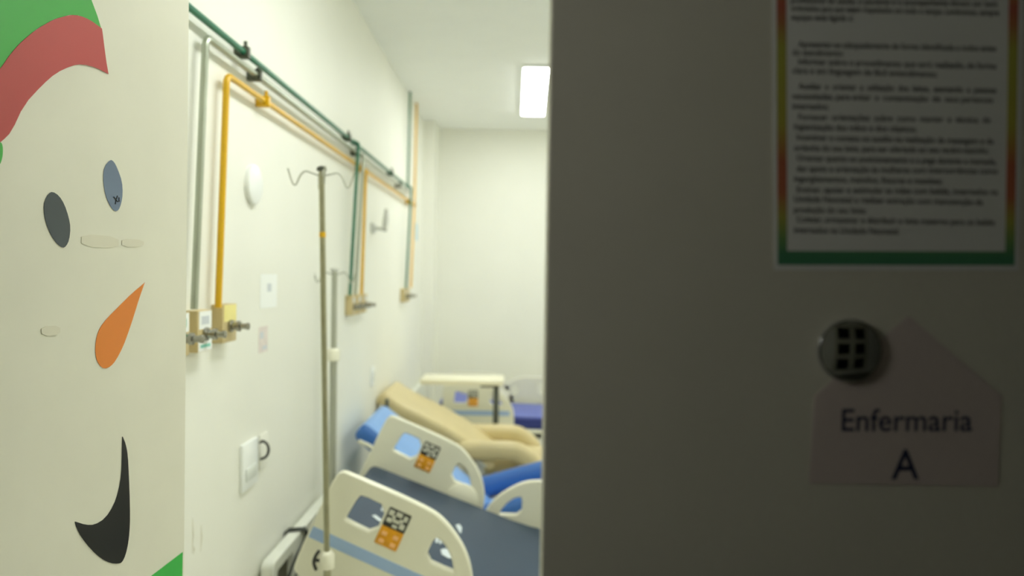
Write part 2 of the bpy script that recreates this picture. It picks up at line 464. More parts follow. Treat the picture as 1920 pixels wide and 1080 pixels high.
for x0, x1, ya, yb, s in LINES:
    me, (a, b, c, d) = text_mesh(s, bold=.012)
    ref = .36                                   # centre of the x-height
    hpx = 11.6
    P = dp(x0, ya, .00055); Q = dp(x1, yb, .00055)
    ex = (Q - P) / (b - a); ez = Vector((0, 0, 1)) * (hpx * DY / F / .72)
    T = Matrix(((ex.x, ez.x, 0, 0), (ex.y, ez.y, -1, 0), (ex.z, ez.z, 0, 0), (0, 0, 0, 1)))
    T.translation = P - ex * a - ez * ref * .72
    me.transform(T); bm.from_mesh(me); bpy.data.meshes.remove(me)
o = link('printed_text', bm_mesh(bm, 'printed_text'), M['ink'], notice)

sign = thing('house_sign', dp(1695, 910), 'pale pink house-shaped paper sign lettered Enfermaria A on the dark right door', 'sign')
poly = [(1703, 592), (1878, 742), (1871, 912), (1517, 906), (1527, 742)]
pts = [dp(*p) for p in poly]
me = flat_mesh([[Vector((p.x, p.z)) for p in pts]], .0002, name='sheet')
me.transform(Matrix(((1, 0, 0, 0), (0, 0, -1, DY - .0003), (0, 1, 0, 0), (0, 0, 0, 1))))
link('sheet', me, M['pink'], sign)
def letter(body, x0, x1, ytop, ybase, name, parent, m, drop=0):
    me, (a, b, c, d) = text_mesh(body, bold=.01)
    P = dp(x0, ybase, .0007); Q = dp(x1, ybase + drop, .0007)
    ex = (Q - P) / (b - a); hz = (dp(x0, ytop).z - P.z) / d
    T = Matrix(((ex.x, 0, 0, 0), (ex.y, 0, -1, 0), (ex.z, hz, 0, 0), (0, 0, 0, 1))); T.translation = P - ex * a
    me.transform(T); link(name, me, m, parent)
letter('Enfermaria', 1578, 1823, 766, 808, 'lettering', sign, M['navy_ink'], 0)
letter('A', 1671, 1723, 842, 898, 'letter', sign, M['navy_ink'])
# mirror-like round cap
bm = bmesh.new()
cp = dp(1591, 657); rr = 60 * DY / F
lathe(bm, [(rr * 1.0, 0), (rr, .002), (rr * .97, .0035), (rr * .93, .0035)] + [(rr * .93 * u, .0035 + .0024 * (1 - u * u)) for u in (.97, .9, .8, .7, .6, .5, .4, .3, .2, .1, 0)], axis_mtx(cp + Vector((0, -.0007, 0)), (0, -1, 0)), 40)
o = obj('round_cap', bm, M['chrome'], None, .8); recentre(o, cp)
tag(o, 'small round mirror-like cap on the dark right door above the pink sign', 'door fitting')

# ------------------------------------------------------------------ ceiling lights
a = at_z(983, 122, CZ); b = at_z(978, 210, CZ)
lx0 = (a.x + b.x) / 2; ly0, ly1 = a.y, b.y
lw = .20
def ceiling_light(x, y, label):
    t = thing('ceiling_light', (x, y, CZ), label, 'ceiling light', 'ceiling lights in the ward')
    L = (ly1 - ly0) / 2; w = lw / 2
    obj('frame', boxes(((x - w - .012, y - L - .012, CZ - .022), (x + w + .012, y + L + .012, CZ - .0005)), bev=.004), M['white_plastic'], t)
    bm = bmesh.new(); box(bm, (x - w, y - L, CZ - .03), (x + w, y + L, CZ - .012), .008, 3)
    obj('diffuser', bm, M['glow'], t)
t = thing('fill_light', (-.9, .25, 2.05), 'small dim fill light in the dark corridor left of the doors, added unseen to brighten the right door', 'fill light')  # added lamp, never in view, that brightens the closed right leaf
obj('back_plate', boxes(((-.8995, .1, 1.98), (-.88, .4, 2.12)), bev=.004), M['white_plastic'], t)
bm = bmesh.new(); box(bm, (-.882, .12, 1.995), (-.83, .38, 2.105), .02, 3)
obj('diffuser', bm, M['glow_fill'], t)
yc = (ly0 + ly1) / 2; xc = lx0 + lw / 2
ceiling_light(xc, yc, 'bright white ceiling light seen beside the top of the dark door edge')
ceiling_light(xc, 2.35, 'white ceiling light above the near bed, out of view over the doorway')
ceiling_light(xc + 2.5, yc, 'unseen ceiling light added as fill on the far right of the ward')  # right-hand row is added out of view to fill the ward with light
ceiling_light(xc + 2.5, 2.35, 'unseen ceiling light added as fill on the near right of the ward')  # second added fill lamp of that unseen row

# ------------------------------------------------------------------ gas pipes on the left wall
PX = WX + .03
RP = .01
def wp(px, py, x=PX): return at_x(px, py, x)
def clamp(parent, y, z, m, m2, tall=.035):
    bm = bmesh.new()
    box(bm, (WX + .0006, y - .012, z - .02), (PX + .017, y + .012, z + .018), .003)
    tube(bm, [(PX + .004, y, z + .012), (PX + .004, y, z + tall)], .006, 8)
    obj('clamp', bm, m, parent)
def pipe(label, m, path, drops, clamps, cm):
    t = thing('gas_pipe', Vector(path[-1]), label, 'pipe', 'gas pipes along the left wall')
    zrun = path[-1][2]
    bm = bmesh.new(); tube(bm, fillet([wp(*p) if len(p) == 2 else Vector(p) for p in path], .03), RP, 14)
    obj('pipe_run', bm, m, t)
    for d in drops:
        bm = bmesh.new()
        q = [wp(*p) if len(p) == 2 else Vector(p) for p in d]
        if q[1].z < q[0].z:        # a drop bows out over the lower pipes, then returns to the wall
            a_, b_ = q
            o_ = Vector((.027, 0, 0))
            if m is not M['pipe_yellow']: q = fillet([a_, a_ + o_ - Vector((0, 0, .004)), b_], .012, 4)
        tube(bm, q, RP * .95, 14)
        for e in (0,):
            lathe(bm, [(RP * 1.1, -.016), (RP * 1.5, -.014), (RP * 1.5, .014), (RP * 1.1, .016)], axis_mtx(q[e], (0, 1, 0)), 14)
        obj('drop_pipe', bm, m, t)
    for c in clamps:
        p = wp(*c); clamp(t, p.y, zrun, cm, cm, .024 if m is M['pipe_grey'] else .035)
    return t
zg = wp(500, 133).z; zw = wp(450, 117).z; zy = wp(540, 220).z
gy3 = wp(764, 420).y
bar = lambda px, py: (PX, wp(px, py).y, 0)
Y = lambda px, py=400: wp(px, py).y
g_end = Y(765, 350)
pipe('green gas pipe running along the left wall above the other two pipes', M['pipe_green'],
     [(PX, 1.55, zg), (PX, g_end, zg)],
     [[(PX, Y(662, 320), zg), (PX, Y(656, 550), 1.556)], [(PX, g_end, zg), (PX, Y(761, 550), 1.556)], [(PX, g_end, zg), (PX, g_end + .05, CZ - .002)]],
     [(458, 94), (652, 258), (733, 328)], M['clamp'])
w_end = Y(769, 360)
pipe('grey gas pipe between the green and the yellow pipe on the left wall', M['pipe_grey'],
     [wp(364, 580), (PX, Y(386, 80), zw), (PX, w_end, zw)],
     [[(PX, Y(672, 320), zw), (PX, Y(666, 550), 1.556)]],
     [(481, 140), (668, 286), (748, 350)], M['clamp'])
y_end = Y(777, 380)
pipe('yellow gas pipe, the lowest of the three runs on the left wall', M['pipe_yellow'],
     [wp(409, 577), (PX, Y(425, 150), zy), (PX, y_end, zy)],
     [[(PX, Y(686, 310), zy), (PX, Y(678, 550), 1.556)], [(PX, y_end, zy), (PX, Y(770, 550), 1.556)], [(PX, y_end, zy), (PX, y_end + .06, CZ - .002)]],
     [(497, 188), (677, 316), (767, 380)], M['pipe_yellow'])

# ------------------------------------------------------------------ gas outlet boxes
def outlet(y0, y1, z0, z1, label, lab_m, print_m, low=None, dep=.036, group='gas outlet boxes'):
    xf = WX + dep; ym = (y0 + y1) / 2; h = z1 - z0
    t = thing('gas_outlet', (WX, ym, z0), label, 'gas outlet', group)
    obj('box', boxes(((WX + .0003, y0, z0), (xf, y1, z1)), bev=.003), M['beige_box'], t)
    bm = boxes(((xf, y0 + .008, z1 - h * .45), (xf + .0015, y1 - .008, z1 - h * .02)))
    lb = obj('label_plate', bm, lab_m, t, None)
    bm = boxes(((xf + .0015, y0 + .022, z1 - h * .34), (xf + .0022, y1 - .026, z1 - h * .14)))
    obj('printed_mark', bm, print_m, lb, None)
    if low:
        bm = boxes(((xf, y0 + .004, z0 + .002), (xf + .0015, y1 - .004, z0 + h * .28)))
        l2 = obj('lower_label', bm, M['white_plastic'], t, None)
        obj('printed_mark', boxes(((xf + .0015, y0 + .016, z0 + h * .1), (xf + .0022, y1 - .016, z0 + h * .18))), low, l2, None)
    # threaded valve pointing into the room
    zc = z0 + h * .42
    bm = bmesh.new()
    lathe(bm, [(.019, 0), (.019, .008), (.012, .009), (.012, .022), (.016, .023), (.016, .032), (.009, .034), (.009, .05), (.011, .051), (.011, .058), (.006, .06)], axis_mtx((xf, ym, zc), (1, 0, 0)), 18)
    obj('valve', bm, M['valve'], t)
    return t
b0 = at_x(371, 583, WX + .036); b1 = at_x(398, 583, WX + .036)
zt_, zb_ = b0.z, at_x(371, 662, WX + .036).z
c0 = at_x(418, 582, WX + .036); c1 = at_x(444, 582, WX + .036)
outlet(b0.y - .155, b0.y - .05, zb_, zt_, 'gas outlet box with a green label, half hidden behind the left door edge', M['white_plastic'], M['label_green'])
outlet(b0.y, b1.y, zb_, zt_, 'gas outlet box with white labels under the grey drop pipe', M['white_plastic'], M['label_grey'], M['label_teal'])
outlet(c0.y, c1.y, zb_ + .01, zt_ + .01, 'gas outlet box with a yellow label under the near yellow drop pipe', M['label_yellow'], M['label_yellow'], dep=.036)
# second station
s0 = at_x(657, 552, WX + .028)
for k, (lb, m1) in enumerate((('beige gas outlet box under the second green drop pipe', M['beige_box']), ('beige gas outlet box between two others behind the near drip stand', M['beige_box']), ('beige gas outlet box under the second yellow drop pipe', M['beige_box']))):
    y = s0.y + k * .155
    outlet(y, y + .1, 1.447, 1.555, lb, m1, M['label_grey'])
s0 = at_x(757, 548, WX + .028)
for k, lb in enumerate(('distant gas outlet box under the third green pipe', 'distant gas outlet box under the third yellow pipe near the pillar')):
    y = s0.y + k * .2
    outlet(y, y + .1, 1.447, 1.555, lb, M['beige_box'], M['label_grey'])

# ------------------------------------------------------------------ small things on the left wall
p = at_x(471, 346, WX)
bm = bmesh.new(); lathe(bm, [(.066, 0), (.068, .006), (.066, .016), (.058, .02), (0, .021)], axis_mtx((WX, p.y, p.z), (1, 0, 0)), 40)
o = obj('wall_disc', bm, M['white_plastic']); recentre(o, Vector((WX, p.y, p.z))); tag(o, 'round white plastic disc on the left wall near the yellow pipe', 'wall disc')
def wall_sheet(name, pxs, m, label, cat, marks=()):
    p = [at_x(a, b, WX) for a, b in pxs]
    y0, y1 = min(q.y for q in p), max(q.y for q in p); z0, z1 = min(q.z for q in p), max(q.z for q in p)
    o = obj(name, boxes(((WX, y0, z0), (WX + .0015, y1, z1))), m, None, None); recentre(o)
    tag(o, label, cat)
    for (u0, u1, v0, v1, mm) in marks:
        obj('printed_mark', boxes(((WX + .0015, y0 + (y1 - y0) * u0, z0 + (z1 - z0) * v0), (WX + .002, y0 + (y1 - y0) * u1, z0 + (z1 - z0) * v1))), mm, o, None)
    return o
wall_sheet('paper_note', [(488, 514), (518, 575)], M['white_plastic'], 'small white paper note with a grey mark on the left wall', 'paper note', [(.4, .65, .48, .72, M['label_grey'])])
wall_sheet('faded_label', [(485, 614), (501, 658)], M['faded'], 'faded pinkish label on the left wall beneath the white paper note', 'label', [(.1, .5, .55, .8, M['label_grey']), (.4, .9, .1, .25, M['label_grey'])])
wall_sheet('paper_note', [(778, 418), (783, 452)], M['tinted'], 'tiny pale blue note on the far end of the left wall', 'paper note')
# switch plate
p0, p1 = at_x(449, 842, WX), at_x(478, 897, WX)
t = thing('switch_plate', (WX, (p0.y + p1.y) / 2, p1.z), 'white rectangular switch plate low on the left wall', 'switch plate')
zt2 = p0.z + .01; zb2 = p1.z - .01
obj('plate', boxes(((WX + .0002, p0.y, zb2), (WX + .012, p1.y, zt2)), bev=.003), M['white_plastic'], t)
obj('rocker', boxes(((WX + .012, p0.y + .025, zb2 + .03), (WX + .016, p1.y - .025, (zb2 + zt2) / 2 - .005)), bev=.002), M['rocker'], t)
# black plug with its cord bent in a hook, in a socket plate
p0 = at_x(491, 846, WX)
t = thing('wall_socket', (WX, p0.y, p0.z - .06), 'cream wall socket with a black hook-shaped plug lead', 'socket')
obj('plate', boxes(((WX + .0002, p0.y - .04, p0.z - .06), (WX + .008, p0.y + .045, p0.z + .065)), bev=.003), M['wall'], t)
bm = bmesh.new()
pts = [at_x(488, 830, WX + .012), at_x(493, 826, WX + .03), at_x(503, 834, WX + .035), at_x(504, 848, WX + .035), at_x(498, 858, WX + .03), at_x(489, 861, WX + .012)]
tube(bm, chaikin(pts, 2, False), .0048, 8)
obj('plug_lead', bm, M['black_plastic'], t)
# distant switch plate
p0 = at_x(697, 705, WX)
t = thing('switch_plate', (WX, p0.y, p0.z - .06), 'small white switch plate beyond the drip stands on the left wall', 'switch plate')
obj('plate', boxes(((WX + .0002, p0.y - .05, p0.z - .06), (WX + .01, p0.y + .05, p0.z + .06)), bev=.003), M['white_plastic'], t)
obj('rocker', boxes(((WX + .01, p0.y - .02, p0.z - .035), (WX + .014, p0.y + .02, p0.z + .03)), bev=.002), M['rocker'], t)
# wall bracket with tilted holder
p0 = at_x(698, 428, WX)
t = thing('wall_bracket', (WX, p0.y, p0.z), 'small grey bracket with a tilted holder on the left wall past the second pipes', 'bracket')
obj('back_plate', boxes(((WX + .0003, p0.y - .06, p0.z - .03), (WX + .012, p0.y + .06, p0.z + .03)), bev=.003), M['bed_grey'], t)
bm = bmesh.new(); tube(bm, [(WX + .01, p0.y, p0.z), (WX + .09, p0.y, p0.z - .005)], .01, 10)
obj('arm', bm, M['bed_grey'], t)
bm = bmesh.new(); tube(bm, [(WX + .08, p0.y - .01, p0.z - .01), (WX + .075, p0.y + .05, p0.z + .055), (WX + .07, p0.y + .1, p0.z + .125)], [.016, .02, .012], 12)
obj('holder', bm, M['bed_grey'], t)
# scuffs
for (px, py, h, lb) in ((360, 1005, .05, 'short upright scuff mark on the left wall by the door edge'), (376, 1010, .04, 'small scuff mark on the left wall right of another scuff'), (362, 1032, .012, 'tiny dark scuff low on the left wall beside the door edge')):
    p = at_x(px, py, WX)
    bm = bmesh.new(); tube(bm, [(WX, p.y, p.z - h), (WX, p.y + .006, p.z), (WX, p.y + .002, p.z + h)], [.0006, .0025, .0006], 6)
    o = obj('scuff_mark', bm, M['scuff']); recentre(o); tag(o, lb, 'scuff mark', 'scuffs on the left wall')

# ------------------------------------------------------------------ beds
S = 2.55 / F        # metres per outline unit
RO = at_y(639, 882, 2.55)       # the head rail's top corner
OUT = [(14, 0), (60, -1), (120, -2), (178, -1), (207, 3), (242, 19), (277, 43), (304, 76), (317, 105), (323, 135), (322, 185), (314, 202), (290, 210), (150, 210), (20, 210), (5, 207), (-4, 195), (-3, 100), (-2, 40), (0, 10), (5, 2)]
W1 = [(56, 19), (112, 21), (112, 85), (50, 83), (42, 80), (43, 70), (48, 28)]
W2 = [(209, 35), (226, 36), (240, 42), (258, 57), (270, 72), (277, 86), (270, 89), (209, 89)]
def rail_mesh(mirror=False):
    sg = -1 if mirror else 1
    lp = [chaikin([Vector((u * S * sg, -v * S)) for u, v in OUT], 2)]
    for w in (W1, W2): lp.append(chaikin([Vector((u * S * sg, -v * S)) for u, v in w], 1))
    me = flat_mesh(lp, .011, .0065, 'side_rail', 3)
    for p in me.polygons: p.use_smooth = True
    me.set_sharp_from_angle(angle=.9)
    return me
RAIL = rail_mesh()
def rail_box(u0, u1, v0, v1, z0, z1, mir=1, bev=0):
    bm = bmesh.new()
    a, b = sorted((u0 * S * mir, u1 * S * mir))
    box(bm, (a, -v1 * S, z0), (b, -v0 * S, z1), bev)
    return bm
def side_rail(bed, x, y, z, ang, mirror=False, outer=-1, panel=True, stripe=True):
    """outer = -1 when the rail's outside faces the camera (near rails), +1 for far rails"""
    o = link('side_rail', RAIL.copy(), M['bed_cream'])
    sg = 1
    if mirror:
        o.data.transform(Matrix.Diagonal((-1, 1, 1, 1))); o.data.flip_normals(); sg = -1
    o.location = (x, y, z)
    # local x -> along bed, local y -> up, local z -> -Y
    o.rotation_euler = (Matrix.Rotation(ang, 3, 'Y') @ Matrix.Rotation(PI / 2, 3, 'X')).to_euler()
    Wm = Matrix.Translation((x, y, z)) @ o.rotation_euler.to_matrix().to_4x4()
    def sub(name, bm, m):
        me = bm_mesh(bm, name, .7); s = link(name, me, m)
        s.parent = o
        return s
    th = .0175
    zf = th * (1 if True else -1)
    if panel and not mirror:
        face = 1      # local +z is towards the camera (-Y)
        sub('keypad', rail_box(113, 158, 20, 57, -th - .004, th + .004, 1, .004), M['keypad'])
        sub('button_panel', rail_box(113, 158, 57, 94, -th - .004, th + .004, 1, .004), M['amber'])
        bm = bmesh.new()
        for i, (cu, cv, du, dv) in enumerate(((121, 29, 5, 5), (136, 27, 6, 4), (150, 30, 4, 5), (122, 43, 5, 4), (135, 41, 7, 3), (149, 46, 5, 5), (136, 51, 5, 3), (128, 35, 3, 3), (144, 37, 4, 3))):
            box(bm, ((cu - du) * S, -(cv + dv) * S, -th - .006), ((cu + du) * S, -(cv - dv) * S, th + .006), .0006, 1)
        sub('keypad_buttons', bm, M['keypad_mark'])
        bm = bmesh.new()
        for cu, cv in ((124, 70), (147, 70), (124, 85), (147, 85)):
            box(bm, ((cu - 5) * S, -(cv + 3.5) * S, -th - .006), ((cu + 5) * S, -(cv - 3.5) * S, th + .006), .0006, 1)
        sub('panel_buttons', bm, M['amber_mark'])
    if stripe:
        z0, z1 = (th - .0005, th + .0012) if outer < 0 else (-th - .0012, -th + .0005)
        sub('stripe', rail_box(-3, 306, 114, 136, z0, z1, sg), M['stripe'])
    if outer > 0 and not mirror:
        bm = bmesh.new(); lathe(bm, [(.078, 0), (.076, .008), (.06, .018), (.03, .024), (0, .026)], Matrix.Translation((262 * S, -122 * S, th - .001)), 28)
        sub('pivot_cover', bm, M['bed_cream'])
    # support arm down to the frame
    bm = bmesh.new()
    box(bm, (150 * S * sg - .03, -.52, -.012), (150 * S * sg + .03, -200 * S, .012), .005)
    sub('support_arm', bm, M['bed_grey'])
    o.parent = bed; o.matrix_parent_inverse = world(bed).inverted()
    return o
def bed(label, y0, y1, ang, path, th, m_top, m_side, near_head=True, far_head=True, far_foot=True, near_foot_drop=True, zhead=.69, foot_z=.69, under=True, rail_z=None, mat_y=None, head_m=None, rail_x=None, low=.0):
    ym = (y0 + y1) / 2
    t = thing('hospital_bed', (-.8, ym, 0), label, 'hospital bed', 'hospital beds along the left wall')
    # frame
    fz = .27
    obj('bed_frame', boxes(((-.83, y0 + .12, fz), (1.2, y0 + .17, fz + .06)), ((-.83, y1 - .17, fz), (1.2, y1 - .12, fz + .06)), ((-.83, y0 + .12, fz), (-.74, y1 - .12, fz + .06)), ((.2, y0 + .12, fz), (.26, y1 - .12, fz + .06)), ((1.14, y0 + .12, fz), (1.2, y1 - .12, fz + .06)), bev=.006), M['bed_grey'], t)
    for x in (-.68, 1.08):
        for y in (y0 + .17, y1 - .17):
            bm = bmesh.new()
            tube(bm, [(x, y, fz + .01), (x, y, .12)], .02, 12)
            lathe(bm, [(.028, 0), (.03, .03), (.02, .04)], Matrix.Translation((x, y, .1)), 14)
            lg = obj('leg', bm, M['bed_grey'], t)
            bm = bmesh.new(); lathe(bm, [(.02, -.016), (.058, -.015), (.062, 0), (.058, .015), (.02, .016)], axis_mtx((x, y, .0625), (0, 1, 0)), 24)
            obj('caster', bm, M['rubber'], lg)
    # headboard: thick moulded frame with a recessed panel
    for nm, x, zt, ya, yb in (('headboard', -.860, zhead, y0 + .08, y1 - .06), ('footboard', 1.24, zhead + .05, y0 + .04, y1 - .04)):
        def rr(a, b, lo, hi, r):
            pts = []
            for cx, cz, a0 in ((b - r, hi - r, 0), (a + r, hi - r, PI / 2), (a + r, lo + r, PI), (b - r, lo + r, 1.5 * PI)):
                for k in range(6): pts.append(Vector((cx + r * math.cos(a0 + PI / 2 * k / 5), cz + r * math.sin(a0 + PI / 2 * k / 5))))
            return pts
        hole = (ya + .035, ya + .24, .36, zt - .035) if nm == 'headboard' else (ya + .1, yb - .1, .34, zt - .1)
        me = flat_mesh([rr(ya, yb, .2, zt, .022), rr(*hole, .015)], .019, .005, nm, 3)
        me.transform(Matrix(((0, 0, 1, x), (1, 0, 0, 0), (0, 1, 0, 0), (0, 0, 0, 1))))
        for p in me.polygons: p.use_smooth = True
        me.set_sharp_from_angle(angle=.9)
        hb = link(nm, me, M['bed_cream'] if nm == 'footboard' else M['bed_white'], t)
        obj('infill_panel', boxes(((x - .012, hole[0] - .008, hole[2] - .008), (x, hole[1] + .008, hole[3] + .008))), M['hb_infill'], hb)
    # sleeping surface
    ya, yb = mat_y or (y0 + .05, y1 - .07)
    bm = sweep_slab(bmesh.new(), path, ya, yb, th, .03)
    mt = obj('mattress', bm, m_top, t)
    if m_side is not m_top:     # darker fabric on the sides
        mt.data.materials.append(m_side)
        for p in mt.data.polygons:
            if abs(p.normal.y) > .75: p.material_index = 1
    P2 = []
    for i, q in enumerate(path):
        a = Vector(path[max(0, i - 1)]); b = Vector(path[min(len(path) - 1, i + 1)]); d = (b - a).normalized()
        P2.append((q[0] + d.y * (th + .004), q[1] - d.x * (th + .004)))
    bm = sweep_slab(bmesh.new(), P2, ya - .015, yb + .015, .03, .01)
    obj('mattress_deck', bm, M['bed_cream'], t)
    # deck support struts
    xa, za = P2[0][0] * .45 + P2[1][0] * .55, P2[0][1] * .45 + P2[1][1] * .55
    for y in (ya + .2, yb - .2):
        bm = bmesh.new(); tube(bm, [(xa + .15, y, fz + .03), (xa, y, za - .015)], .014, 10)
        obj('lift_strut', bm, M['bed_grey'], t)
    bm = bmesh.new(); tube(bm, [(1.0, ym, fz + .03), (1.0, ym, P2[-1][1] - .01)], .03, 10)
    obj('lift_strut', bm, M['bed_grey'], t)
    rx = RO.x if rail_x is None else rail_x
    rz = RO.z if rail_z is None else rail_z
    if near_head: side_rail(t, rx, y0, rz, ang, outer=-1)
    if far_head: side_rail(t, rx, y1, rz, ang, outer=1)
    fx = .44
    if far_foot: side_rail(t, fx, y1, foot_z, 0, mirror=True, outer=1, stripe=False)
    if near_foot_drop: side_rail(t, fx + .05, y0, foot_z - .3, 0, mirror=True, outer=-1)
    return t, mt

A23 = math.radians(23.5)
y0a, y1a = 2.55, 3.56
bed1, mat1 = bed('cream hospital bed with a slate grey mattress nearest the doorway', y0a, y1a, A23, [(-.655, .785), (-.25, .632), (.14, .482), (.45, .462), (1.2, .462)], .1, M['slate'], M['slate'], zhead=.637)
# white print on the slate mattress
d1 = (Vector((.14, 0, .482)) - Vector((-.655, 0, .785))).normalized()
pn = Vector((-d1.z, 0, d1.x))
P0 = Vector((-.25, 0, .6335))
def mprint(polys, name):
    bm = bmesh.new()
    for pl in polys:
        q = [at_plane(a, b, P0, pn) for a, b in pl]
        A = [bm.verts.new(p + pn * .0004) for p in q]; B = [bm.verts.new(p + pn * .0016) for p in q]
        bm.faces.new(B); bm.faces.new(A[::-1])
        for i in range(len(q)): bm.faces.new((A[i], A[(i + 1) % len(q)], B[(i + 1) % len(q)], B[i]))
    obj(name, bm, M['white_print'], mat1, None)
mprint([[(697, 967), (704, 966), (714, 974), (722, 977), (719, 981), (708, 976)], [(723, 950), (731, 948), (728, 962), (722, 966)], [(714, 955), (719, 948), (722, 950), (716, 960)]], 'printed_mark')
mprint([[(818, 1001), (823, 1000), (821, 1018), (816, 1018)], [(825, 1003), (829, 1002), (827, 1020), (823, 1020)],
        [(832, 1004), (838, 1000), (848, 1016), (851, 1026), (846, 1029), (836, 1022), (829, 1018)],
        [(826, 1031), (834, 1029), (848, 1032), (853, 1038), (851, 1048), (840, 1047), (828, 1040)],
        [(854, 985), (861, 983), (866, 990), (864, 1001), (860, 996)]], 'printed_logo')
# grey cable slung over the headboard of the near bed
fx_ = -.829
c1 = at_x(567, 975, fx_); yb_ = c1.y; zh = .637
bm = bmesh.new()
pts = [(-.8925, yb_ - .03, zh - .12), (-.8925, yb_ - .02, zh - .005), (-.889, yb_ - .015, zh + .012), (-.865, yb_, zh + .009), (-.834, yb_ + .005, zh + .014), (-.827, yb_ + .005, zh + .002)] + [tuple(at_x(a, b, fx_)) for a, b in ((571, 985), (574, 1004), (566, 1024), (552, 1050), (540, 1085), (530, 1120))]
tube(bm, chaikin([Vector(p) for p in pts], 2, False), .0052, 8)
pts = [(-.8925, yb_ + .02, zh - .1), (-.8925, yb_ + .02, zh - .005), (-.889, yb_ + .014, zh + .012), (-.86, yb_ + .016, zh + .012), (-.834, yb_ + .02, zh + .014), (-.824, yb_ + .02, zh + .002)] + [tuple(at_x(a, b, fx_ + .006)) for a, b in ((575, 992), (579, 1015), (573, 1036), (560, 1062), (552, 1090))]
tube(bm, chaikin([Vector(p) for p in pts], 2, False), .0045, 8)
o = obj('cable', bm, M['cable']); recentre(o, Vector((-.86, yb_, zh)))
tag(o, 'dark cable slung over the white headboard of the near bed', 'cable')

bed3, mat3 = bed('cream bed with a violet blue mattress by the far wall', 6.3, 7.12, 0, [(-.62, .6), (-.2, .49), (.1, .47), (.6, .465), (1.2, .46)], .11, M['purple'], M['navy'], rail_z=.735, foot_z=.70, zhead=.66, mat_y=(6.36, 7.02), near_foot_drop=False, rail_x=-.58)

# ------------------------------------------------------------------ drip stands
def hook_pts(c, a, L, s=1):
    d = Vector((math.cos(a), math.sin(a), 0))
    prof = [(0, -.004), (.35, .004), (.62, .012), (.8, -.004), (.88, -.022), (.96, -.038), (1.06, -.036), (1.14, -.02), (1.2, -.002), (1.26, .016)]
    return chaikin([c + d * (u * L) + Vector((0, 0, h * s)) for u, h in prof], 2, False)
def drip_stand(x, y, top, zc, r_in, r_out, label, m, lean=0, nh=4, hook_L=.075, knob=True, band=None, a0=.35, foot=None, m_cap=None):
    t = thing('drip_stand', (x, y, 0), label, 'drip stand', 'drip stands by the beds')
    bt = Vector((x, y, .1)); tp = Vector((x + lean, y, top))
    P = lambda z: bt.lerp(tp, (z - .1) / (top - .1))
    bm = bmesh.new(); tube(bm, [P(zc - .05), P(top)], r_in, 16)
    obj('inner_pole', bm, m, t)
    bm = bmesh.new(); tube(bm, [P(foot or .08), P(zc)], r_out, 16)
    obj('outer_pole', bm, m, t)
    bm = bmesh.new(); lathe(bm, [(r_out + .003, -.03), (r_out + .012, -.026), (r_out + .012, .018), (r_out + .004, .028), (r_in + .001, .03)], Matrix.Translation(P(zc)), 20)
    obj('collar', bm, M['bed_cream'], t)
    if knob:
        bm = bmesh.new()
        c = P(zc)
        tube(bm, [c + Vector((-r_out - .005, -.004, 0)), c + Vector((-r_out - .022, -.01, .002))], .006, 8)
        tube(bm, chaikin([c + Vector((-r_out - .02, -.01, -.03)), c + Vector((-r_out - .03, -.012, -.005)), c + Vector((-r_out - .022, -.012, .02)), c + Vector((-r_out - .01, -.012, .035))], 2, False), .006, 8)
        obj('clamp_knob', bm, M['black_plastic'], t)
    bm = bmesh.new(); lathe(bm, [(r_in + .001, -.006), (r_in + .006, -.004), (r_in + .006, .006), (r_in * .6, .012), (0, .013)], Matrix.Translation(P(top)), 18)
    obj('pole_cap', bm, m_cap or M['clamp'], t)
    for k in range(nh):
        a = a0 + 2 * PI * k / nh
        bm = bmesh.new(); tube(bm, hook_pts(P(top - .018), a, hook_L), .0028, 8)
        obj('hook', bm, M['steel_dull'], t)
    if band:
        bm = bmesh.new(); lathe(bm, [(r_in + .0002, -.009), (r_in + .0012, -.008), (r_in + .0012, .008), (r_in + .0002, .009)], Matrix.Translation(P(band)), 18)
        obj('yellow_band', bm, M['pipe_yellow'], t)
    for k in range(0 if foot else 5):
        a = .3 + 2 * PI * k / 5
        d = Vector((math.cos(a), math.sin(a), 0)); c = Vector((x, y, 0))
        bm = bmesh.new(); tube(bm, [c + Vector((0, 0, .105)), c + d * .1 + Vector((0, 0, .1)), c + d * .2 + Vector((0, 0, .075))], [.014, .013, .01], 10)
        lg = obj('leg', bm, m, t)
        bm = bmesh.new(); lathe(bm, [(.008, -.01), (.024, -.009), (.025, 0), (.024, .009), (.008, .01)], axis_mtx(c + d * .2 + Vector((0, 0, .0255)), Vector((0, 0, 1)).cross(d)), 16)
        tube(bm, [c + d * .2 + Vector((0, 0, .045)), c + d * .2 + Vector((0, 0, .078))], .008, 8)
        obj('caster', bm, M['rubber'], lg)
    return t
yp = 2.47
pt = at_y(603, 318, yp); pb = at_y(613, 1050, yp)
sl = (pt.x - pb.x) / (pt.z - pb.z)
xb = pb.x - sl * (pb.z - .1)
drip_stand(xb, yp, pt.z, pb.z, .0098, .0125, 'steel drip stand with four hooks standing against the near bed', M['steel'], pt.x - xb, band=at_y(603, 440, yp).z, hook_L=.085)
yq = 3.36
qt = at_y(627.5, 507, yq)
drip_stand(qt.x, yq, qt.z, at_y(626, 665, yq).z, .013, .0165, 'grey lower drip stand close to the wall behind the near bed rail', M['steel_dull'], 0, nh=2, hook_L=.075, knob=False, a0=0, foot=.332, m_cap=M['bed_grey'])

